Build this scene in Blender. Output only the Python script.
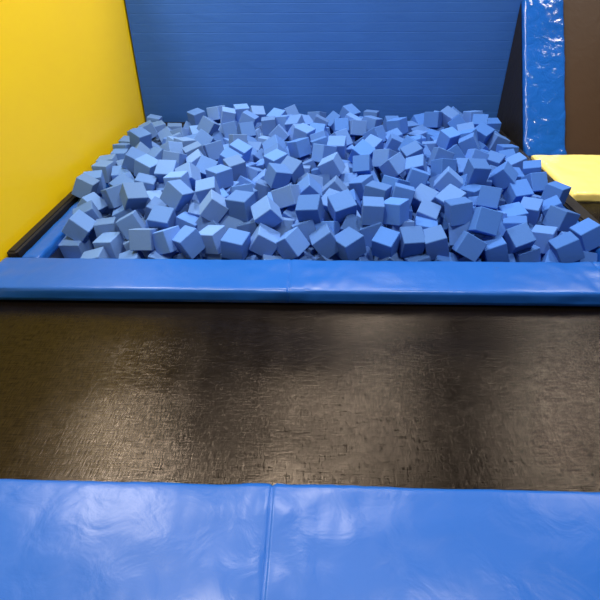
import bpy, bmesh, math, random, time
import numpy as np
from mathutils import Vector, Matrix, Euler, noise
random.seed(21); np.random.seed(21)
scene = bpy.context.scene
CUBE=0.146
PX0,PX1,PY0,PY1=-1.80,1.86,2.83,5.86   # pit inner
PFLOOR=-0.55

# ------------------------------------------------------------ materials
def new_mat(name):
    m=bpy.data.materials.new(name); m.use_nodes=True
    nt=m.node_tree; b=nt.nodes['Principled BSDF']
    return m,nt,b
def N(nt,t,**kw):
    n=nt.nodes.new(t)
    for k,v in kw.items(): setattr(n,k,v)
    return n
def vinyl(name,col,rough=0.3,bump=0.25,scale=6,spec=0.5,stretch=(1,1,1),var=0.12):
    m,nt,b=new_mat(name)
    tc=N(nt,'ShaderNodeTexCoord'); mp=N(nt,'ShaderNodeMapping'); mp.inputs['Scale'].default_value=stretch
    nt.links.new(tc.outputs['Object'],mp.inputs['Vector'])
    n1=N(nt,'ShaderNodeTexNoise'); n1.inputs['Scale'].default_value=scale; n1.inputs['Detail'].default_value=4; n1.inputs['Distortion'].default_value=0.6
    nt.links.new(mp.outputs[0],n1.inputs['Vector'])
    bp=N(nt,'ShaderNodeBump'); bp.inputs['Strength'].default_value=bump; bp.inputs['Distance'].default_value=0.03
    nt.links.new(n1.outputs['Fac'],bp.inputs['Height']); nt.links.new(bp.outputs[0],b.inputs['Normal'])
    n2=N(nt,'ShaderNodeTexNoise'); n2.inputs['Scale'].default_value=1.7; n2.inputs['Detail'].default_value=5
    nt.links.new(tc.outputs['Object'],n2.inputs['Vector'])
    mx=N(nt,'ShaderNodeMix',data_type='RGBA')
    mx.inputs[6].default_value=(*[c*(1-var) for c in col],1); mx.inputs[7].default_value=(*[min(1,c*(1+var)) for c in col],1)
    nt.links.new(n2.outputs['Fac'],mx.inputs[0]); nt.links.new(mx.outputs[2],b.inputs['Base Color'])
    b.inputs['Roughness'].default_value=rough; b.inputs['Specular IOR Level'].default_value=spec
    return m
M_pad=vinyl('blue_vinyl',(0.010,0.100,0.46),0.32,0.12,7,0.35)
M_padg=vinyl('glossy_blue_vinyl',(0.010,0.10,0.46),0.15,0.5,9,0.6)
M_wallblue=vinyl('wall_blue_vinyl',(0.024,0.108,0.42),0.5,0.1,3,0.3,(1,1,3))
M_yellow=vinyl('yellow_vinyl',(1.0,0.68,0.006),0.4,0.08,2,0.3,var=0.04)
M_ypad=vinyl('glare_yellow_vinyl',(1.0,0.82,0.25),0.25,0.2,6,0.5,var=0.04)  # yellow pad's blown highlights put in as a paler base colour
M_black=vinyl('black_vinyl',(0.008,0.0075,0.008),0.55,0.2,8,0.35)
M_brownrefl=vinyl('brown_reflection_mesh',(0.045,0.024,0.012),0.5,0.1,8,0.3)  # black angled bed, its brown reflection painted into the base colour
M_pit=vinyl('pit_liner',(0.008,0.02,0.07),0.7)
M_paint=vinyl('painted_wall',(0.12,0.10,0.08),0.8,0.02,20,0.2)
M_ceil=vinyl('ceiling_paint',(0.03,0.026,0.022),0.9,0.02,20,0.1)
M_floor=vinyl('floor_concrete',(0.12,0.11,0.10),0.6,0.05,20,0.2)
M_steel=vinyl('lamp_housing_metal',(0.5,0.5,0.5),0.4,0.02,20)
def bed_mat():
    m,nt,b=new_mat('trampoline_mesh')
    tc=N(nt,'ShaderNodeTexCoord')
    def nz(sx,sy,det=2):
        n0=N(nt,'ShaderNodeTexNoise'); n0.inputs['Scale'].default_value=1; n0.inputs['Detail'].default_value=det
        mp=N(nt,'ShaderNodeMapping'); mp.inputs['Scale'].default_value=(sx,sy,1)
        nt.links.new(tc.outputs['Object'],mp.inputs['Vector']); nt.links.new(mp.outputs[0],n0.inputs['Vector'])
        return n0
    n0=nz(12,240); n3=nz(200,20)
    ad2=N(nt,'ShaderNodeMath',operation='ADD'); nt.links.new(n3.outputs['Fac'],ad2.inputs[0]); nt.links.new(n0.outputs['Fac'],ad2.inputs[1])
    bp=N(nt,'ShaderNodeBump'); bp.inputs['Strength'].default_value=0.40; bp.inputs['Distance'].default_value=0.0018
    nt.links.new(ad2.outputs[0],bp.inputs['Height']); nt.links.new(bp.outputs[0],b.inputs['Normal'])
    n=nz(7,1.2,6)
    r=N(nt,'ShaderNodeMapRange'); r.inputs[1].default_value=0.3; r.inputs[2].default_value=0.7; r.inputs[3].default_value=0.17; r.inputs[4].default_value=0.26
    nt.links.new(n.outputs['Fac'],r.inputs[0]); nt.links.new(r.outputs[0],b.inputs['Roughness'])
    b.inputs['Base Color'].default_value=(0.004,0.003,0.0026,1)
    r2=N(nt,'ShaderNodeMapRange'); r2.inputs[1].default_value=0.7; r2.inputs[2].default_value=1.3; r2.inputs[3].default_value=0.08; r2.inputs[4].default_value=0.38
    nt.links.new(ad2.outputs[0],r2.inputs[0]); nt.links.new(r2.outputs[0],b.inputs['Specular IOR Level'])
    b.inputs['Specular Tint'].default_value=(1,0.82,0.66,1)
    return m
M_bed=bed_mat()
def foam_mat():
    m,nt,b=new_mat('blue_foam')
    at=N(nt,'ShaderNodeAttribute'); at.attribute_name='tint'
    tc=N(nt,'ShaderNodeTexCoord')
    n=N(nt,'ShaderNodeTexNoise'); n.inputs['Scale'].default_value=60; n.inputs['Detail'].default_value=4
    nt.links.new(tc.outputs['Object'],n.inputs['Vector'])
    bp=N(nt,'ShaderNodeBump'); bp.inputs['Strength'].default_value=0.25; bp.inputs['Distance'].default_value=0.004
    nt.links.new(n.outputs['Fac'],bp.inputs['Height']); nt.links.new(bp.outputs[0],b.inputs['Normal'])
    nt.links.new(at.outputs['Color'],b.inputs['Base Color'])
    b.inputs['Roughness'].default_value=0.85; b.inputs['Specular IOR Level'].default_value=0.2
    return m
M_foam=foam_mat()

# ------------------------------------------------------------ helpers
def mesh_obj(name,verts,faces,mat,parent=None,smooth=False):
    me=bpy.data.meshes.new(name); me.from_pydata([tuple(v) for v in verts],[],faces); me.update()
    bm=bmesh.new(); bm.from_mesh(me); bmesh.ops.recalc_face_normals(bm,faces=bm.faces); bm.to_mesh(me); bm.free()
    if smooth:
        for p in me.polygons: p.use_smooth=True
    me.materials.append(mat)
    o=bpy.data.objects.new(name,me); scene.collection.objects.link(o)
    if parent: o.parent=parent
    return o
def box(name,x0,x1,y0,y1,z0,z1,mat,parent=None,bev=0.0):
    bm=bmesh.new(); bmesh.ops.create_cube(bm,size=1)
    for v in bm.verts:
        v.co=Vector(((x0+x1)/2+v.co.x*(x1-x0),(y0+y1)/2+v.co.y*(y1-y0),(z0+z1)/2+v.co.z*(z1-z0)))
    if bev: bmesh.ops.bevel(bm,geom=bm.edges[:],offset=bev,segments=3,affect='EDGES')
    me=bpy.data.meshes.new(name); bm.to_mesh(me); bm.free(); me.materials.append(mat)
    o=bpy.data.objects.new(name,me); scene.collection.objects.link(o)
    if parent: o.parent=parent
    return o
def empty(name):
    o=bpy.data.objects.new(name,None); scene.collection.objects.link(o); return o
def pad(name,a,b,up,width_dir,width,thick,mat,seams=(),amp=0.004,parent=None,rad=0.022,step=0.02):
    a=Vector(a);b=Vector(b);up=Vector(up).normalized();wd=Vector(width_dir).normalized()
    L=(b-a).length; d=(b-a)/L
    prof=[]
    def arc(cx,cy,a0,a1,n=5):
        for i in range(n+1):
            t=a0+(a1-a0)*i/n; prof.append((cx+rad*math.cos(t),cy+rad*math.sin(t)))
    r2=rad
    prof.append((0,0))
    for t in (0.33,0.66): prof.append((0,(thick-r2)*t))
    arc(r2,thick-r2,math.pi,math.pi/2)
    nw=max(4,int(width/0.025))
    for i in range(1,nw): prof.append((r2+(width-2*r2)*i/nw,thick))
    arc(width-r2,thick-r2,math.pi/2,0)
    for t in (0.66,0.33): prof.append((width,(thick-r2)*t))
    prof.append((width,0))
    n=len(prof); xs=list(np.arange(0,L,step))+[L]
    for s in seams: xs+= [s-0.012,s-0.006,s,s+0.006,s+0.012]
    xs=sorted(set([x for x in xs if 0<=x<=L]))
    V=[];F=[]
    for x in xs:
        ds=min([abs(x-s) for s in seams]+[x,L-x])
        pinch=0.006*math.exp(-(ds/0.006)**2)
        wr=0.5+1.8*math.exp(-ds/0.22)
        for (u,v) in prof:
            p=a+d*x+wd*u+up*v
            k=noise.noise(Vector((p.x*5,p.y*9,p.z*9+3)))*amp*wr + noise.noise(Vector((p.x*19,p.y*11,p.z*14)))*amp*0.45*wr
            top = v>thick*0.9
            cu=(u-width/2)/width
            crown=0.006*(1-4*cu*cu) if top else 0
            p=p+up*((k+crown-pinch) if v>0.01 else 0)
            if not top and v>0.01: p=p+wd*((-k if u<width/2 else k)+(pinch if u<width/2 else -pinch))
            V.append(p)
    for i in range(len(xs)-1):
        for j in range(n):
            F.append((i*n+j,i*n+(j+1)%n,(i+1)*n+(j+1)%n,(i+1)*n+j))
    F.append(tuple(range(n))); F.append(tuple((len(xs)-1)*n+j for j in range(n))[::-1])
    return mesh_obj(name,V,F,mat,parent,True)

# ------------------------------------------------------------ foam cubes (physics drop)
OX0,OX1=-1.935,1.95      # cubes may spill onto the side pads up to here
def settle():
    bpy.ops.rigidbody.world_add()
    rbw=scene.rigidbody_world
    rbw.substeps_per_frame=5; rbw.solver_iterations=10
    sc=bpy.data.collections.new('simtmp'); scene.collection.children.link(sc)
    me=bpy.data.meshes.new('c'); bm=bmesh.new(); bmesh.ops.create_cube(bm,size=CUBE); bm.to_mesh(me); bm.free()
    objs=[]; sp=0.192
    ny=int((PY1-PY0-0.24)/sp)+1
    layers=6
    for l in range(layers):
        x0,x1=(PX0,PX1) if l<4 else (OX0-0.01,OX1)
        if l==5: x0,x1=PX0+.1,PX1-.1
        nx=int((x1-x0-0.24)/sp)+1
        for i in range(nx):
            for j in range(ny):
                if l==5 and (j<1 or random.random()<0.42): continue
                o=bpy.data.objects.new('c',me); sc.objects.link(o)
                o.location=(x0+0.14+(x1-x0-0.28)*i/(nx-1)+random.uniform(-.02,.02), PY0+0.14+(PY1-PY0-0.28)*j/(ny-1)+random.uniform(-.02,.02), PFLOOR+0.15+l*0.23)
                o.rotation_euler=[random.uniform(0,6.28) for _ in range(3)]
                objs.append(o)
    walls=[]
    T=0.5;H=3
    for (x0,x1,y0,y1,z0,z1) in [(OX0-T,OX1+T,PY0-T,PY1+T,PFLOOR-T,PFLOOR),(PX0-T,PX0,PY0-T,PY1+T,PFLOOR,0.075),(PX1,PX1+T,PY0-T,PY1+T,PFLOOR,0.088),
        (OX0-T,OX0,PY0-T,PY1+T,0.075,H),(OX1,OX1+T,PY0-T,PY1+T,0.088,H),(OX0,PX0,PY0,3.4,0.075,H),
        (OX0,OX1,PY0-T,PY0,PFLOOR,H),(OX0,OX1,PY1,PY1+T,PFLOOR,H)]:
        m2=bpy.data.meshes.new('w'); bm=bmesh.new(); bmesh.ops.create_cube(bm,size=1)
        for v in bm.verts: v.co=Vector((v.co.x*(x1-x0),v.co.y*(y1-y0),v.co.z*(z1-z0)))
        bm.to_mesh(m2); bm.free()
        o=bpy.data.objects.new('w',m2); o.location=((x0+x1)/2,(y0+y1)/2,(z0+z1)/2); sc.objects.link(o); walls.append(o)
    objs2=[o for o in objs if not (o.location.x<PX0+.14 and o.location.y<3.55 and o.location.z>-0.05)]
    for o in objs:
        if o not in objs2: bpy.data.objects.remove(o,do_unlink=True)
    objs=objs2
    def add(lst,typ):
        bpy.ops.object.select_all(action='DESELECT')
        for o in lst: o.select_set(True)
        bpy.context.view_layer.objects.active=lst[0]
        bpy.ops.rigidbody.objects_add(type=typ)
        for o in lst:
            rb=o.rigid_body; rb.collision_shape='BOX'; rb.use_margin=True; rb.collision_margin=0.002; rb.friction=1.5
            if typ=='ACTIVE': rb.mass=0.3; rb.linear_damping=0.3; rb.angular_damping=0.7; rb.restitution=0
    add(objs,'ACTIVE'); add(walls,'PASSIVE')
    t=time.time()
    for f in range(1,60):
        scene.frame_set(f)
        if time.time()-t>150: break
    print('SIM',time.time()-t,f)
    dg=bpy.context.evaluated_depsgraph_get()
    mats=[o.evaluated_get(dg).matrix_world.copy() for o in objs]
    bpy.ops.rigidbody.world_remove()
    for o in objs+walls: bpy.data.objects.remove(o,do_unlink=True)
    bpy.data.collections.remove(sc)
    scene.frame_set(1)
    return mats
try:
    mats=settle()
    zs=[m.translation.z for m in mats]
    assert max(zs)>-0.3
except Exception as e:
    print('SIM FAILED',e)
    for o in list(bpy.data.objects): bpy.data.objects.remove(o,do_unlink=True)
    mats=[]; pts=[]
    tries=0
    while tries<60000 and len(mats)<900:
        tries+=1
        p=Vector((random.uniform(PX0+.12,PX1-.12),random.uniform(PY0+.12,PY1-.12),random.uniform(-.35,.08)))
        if all((p-q).length>0.145 for q in pts):
            pts.append(p); mats.append(Matrix.Translation(p)@Euler([random.uniform(0,6.28) for _ in range(3)]).to_matrix().to_4x4())
bm=bmesh.new(); bmesh.ops.create_cube(bm,size=CUBE); bmesh.ops.bevel(bm,geom=bm.edges[:],offset=0.004,segments=1,affect='EDGES')
bv=[v.co.copy() for v in bm.verts]; bf=[[v.index for v in f.verts] for f in bm.faces]; bm.free()
V=[];F=[];C=[]
for m in mats:
    p=m.translation
    if not(OX0<p.x<OX1 and PY0-.05<p.y<PY1+.05 and p.z>PFLOOR): continue
    onrim = p.x<PX0+.06 or p.x>PX1-.06
    J=Euler([random.gauss(0,0.06 if onrim else 0.32) for _ in range(3)]).to_matrix().to_4x4()
    m=m@J
    s=Vector([random.uniform(0.95,1.09)*(0.96 if onrim else 1) for _ in range(3)]); base=len(V)
    W=[m@Vector((v.x*s.x,v.y*s.y,v.z*s.z)) for v in bv]
    push=max(0,(PY0-0.02)-min(w.y for w in W))
    pushb=max(0,max(w.y for w in W)-(PY1+0.005))
    V+=[w+Vector((0,push-pushb,0)) for w in W]
    g=random.uniform(0.76,1.2)
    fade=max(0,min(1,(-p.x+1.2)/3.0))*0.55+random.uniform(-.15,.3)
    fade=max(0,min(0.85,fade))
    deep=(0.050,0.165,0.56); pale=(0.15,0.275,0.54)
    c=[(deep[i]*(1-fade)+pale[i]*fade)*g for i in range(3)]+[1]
    for f in bf: F.append([i+base for i in f])
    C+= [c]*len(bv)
me=bpy.data.meshes.new('foam_cube_pile'); me.from_pydata(V,[],F); me.update()
ca=me.color_attributes.new('tint','FLOAT_COLOR','POINT')
ca.data.foreach_set('color',np.array(C,dtype=np.float32).ravel())
me.materials.append(M_foam)
fo=bpy.data.objects.new('foam_cube_pile',me); scene.collection.objects.link(fo)

# ------------------------------------------------------------ foam pit shell
YB=5.98
pit=empty('foam_pit')
box('pit_floor',PX0-.05,PX1+.05,PY0-.05,PY1+.05,PFLOOR-.08,PFLOOR,M_pit,pit)
box('pit_side_l',PX0-.06,PX0,PY0-.05,PY1+.05,PFLOOR,0,M_pit,pit)
box('pit_side_r',PX1,PX1+.06,PY0-.05,PY1+.05,PFLOOR,0,M_pit,pit)
box('pit_side_front',PX0,PX1,PY0-.06,PY0,PFLOOR,-0.005,M_pit,pit)
box('pit_side_back',PX0,PX1,PY1,PY1+.06,PFLOOR,0,M_pit,pit)
box('back_rail',PX0-.13,2.04,PY1+.01,YB-.02,0,0.10,M_black,pit,0.015)
pad('side_pad_l',(PX0-.13,2.79,0),(PX0-.13,PY1,0),(0,0,1),(1,0,0),0.13,0.065,M_pad,(1.0,2.0),parent=pit)
pad('side_pad_r',(PX1,2.79,0),(PX1,PY1,0),(0,0,1),(1,0,0),0.07,0.07,M_pad,(1.0,2.0),parent=pit)
box('rail_l',-2.01,PX0-.135,2.79,PY1,0,0.11,M_black,pit,0.015)
box('rail_r',PX1+.075,2.055,2.79,YB-.02,0,0.085,M_black,pit,0.015)

# ------------------------------------------------------------ pads and trampoline
pad('safety_pad',(-2.01,2.40,0.0),(3.0,2.40,0.0),(0,0,1),(0,1,0),0.37,0.085,M_pad,(1.86,3.74),0.006)
pad('safety_pad',(-2.01,0.66,0.0),(3.0,0.66,0.0),(0,0,1),(0,1,0),0.465,0.085,M_pad,(1.866,3.64),0.004)
nx,ny=80,40; V=[];F=[]
for j in range(ny+1):
    for i in range(nx+1):
        x=-2.01+5.01*i/nx; y=0.75+(2.75-0.75)*j/ny
        s=math.sin(math.pi*j/ny)*0.02
        V.append((x,y,-0.008-s+0.006*noise.noise(Vector((x*1.5,y*3,0)))))
for j in range(ny):
    for i in range(nx):
        a=j*(nx+1)+i; F.append((a,a+1,a+nx+2,a+nx+1))
mesh_obj('trampoline_bed',V,F,M_bed,None,True)

# ------------------------------------------------------------ neighbouring lane with angled trampoline (right)
lane=empty('angled_trampoline')
ang=math.radians(53)
up=Vector((0,-math.sin(ang),math.cos(ang)))
dirv=Vector((0,math.cos(ang),math.sin(ang)))
Ltop=1.62
IX=2.065
pad('incline_pad_side',(IX,4.97,0),Vector((IX,4.97,0))+dirv*(Ltop),up,(1,0,0),0.40,0.06,M_padg,(),0.010,lane)
mesh_obj('incline_bed',[(IX+.40,4.97,0.02),(4.95,4.97,0.02),(4.95,4.97+dirv.y*Ltop,0.02+dirv.z*Ltop),(IX+.40,4.97+dirv.y*Ltop,0.02+dirv.z*Ltop)],[(0,1,2,3)],M_brownrefl,lane)
mesh_obj('incline_side_panel',[(IX-.003,4.97,0.0),(IX-.003,5.955,0.0),(IX-.003,5.955,1.30)],[(0,1,2)],M_black,lane)  # flat black panel closing the gap beside the incline
pad('yellow_pad',(2.10,3.9,0.0),(4.95,3.9,0.0),(0,0,1),(0,1,0),0.99,0.075,M_ypad,(1.3,),0.006)
mesh_obj('side_lane_bed',[(2.08,2.8,0.0),(4.95,2.8,0.0),(4.95,3.88,0.0),(2.08,3.88,0.0)],[(0,1,2,3)],M_bed)

# ------------------------------------------------------------ room
V=[];F=[];prof=[]
z=-0.6
while z<2.5:
    h=0.09
    for t in (0.0,0.06,0.5,0.94):
        prof.append((YB-0.0010*(1 if 0.05<t<0.95 else 0), z+h*t))
    z+=h
prof.append((YB,z)); prof.append((YB+0.15,z)); prof.append((YB+0.15,-0.6))
n=len(prof)
for x in (-2.0,5.0):
    for (y,zz) in prof: V.append((x,y,zz))
for j in range(n): F.append((j,(j+1)%n,n+(j+1)%n,n+j))
F.append(tuple(range(n)));F.append(tuple(range(n,2*n))[::-1])
mesh_obj('wall_back',V,F,M_wallblue)
box('wall_left',-2.2,-2.02,-1,YB+.15,-0.6,2.4,M_yellow)
box('wall_far',-8,9,14,14.15,-0.64,5.6,M_paint)
box('wall_side_left',-8.15,-8,-4,14.15,-0.64,5.6,M_paint)
box('wall_side_right',9,9.15,-4,14.15,-0.64,5.6,M_paint)
box('floor',-8.15,9.15,-4,14.15,-0.75,-0.64,M_floor)
box('ceiling',-8.15,9.15,-4,14.15,5.6,5.7,M_ceil)

def lamp(x,y,sx,sy,pw,col=(1,0.90,0.78)):
    e=empty('ceiling_lamp')
    box('housing',x-sx/2-.05,x+sx/2+.05,y-sy/2-.05,y+sy/2+.05,5.02,5.12,M_steel,e)
    box('stem',x-.02,x+.02,y-.02,y+.02,5.12,5.6,M_steel,e)
    l=bpy.data.lights.new('lamp_light','AREA'); l.shape='RECTANGLE'; l.size=sx; l.size_y=sy; l.energy=pw; l.color=col
    o=bpy.data.objects.new('lamp_light',l); o.location=(x,y,5.01); scene.collection.objects.link(o); o.parent=e
lamp(-2.8,4.8,0.7,1.0,250)
lamp(-0.25,4.8,0.16,0.8,160)
lamp(1.15,6.6,0.35,2.4,110)
lamp(4.4,6.2,0.5,2.2,155)
lamp(-1.4,1.5,0.4,1.0,165)
lamp(1.4,1.5,0.4,1.0,165)

w=bpy.data.worlds.new('World'); scene.world=w; w.use_nodes=True
w.node_tree.nodes['Background'].inputs[0].default_value=(0.95,0.93,0.95,1)
w.node_tree.nodes['Background'].inputs[1].default_value=0.36

# ------------------------------------------------------------ camera
cd=bpy.data.cameras.new('camera'); cd.sensor_width=36; cd.lens=29.94; cd.clip_start=0.05
cam=bpy.data.objects.new('camera',cd); scene.collection.objects.link(cam)
R=Matrix.Rotation(math.radians(2.0),4,'Z')@Matrix.Rotation(math.radians(55.7),4,'X')@Matrix.Rotation(math.radians(-0.5),4,'Z')
cam.matrix_world=Matrix.Translation((0,0,1.66))@R
scene.camera=cam
scene.view_settings.view_transform='Standard'
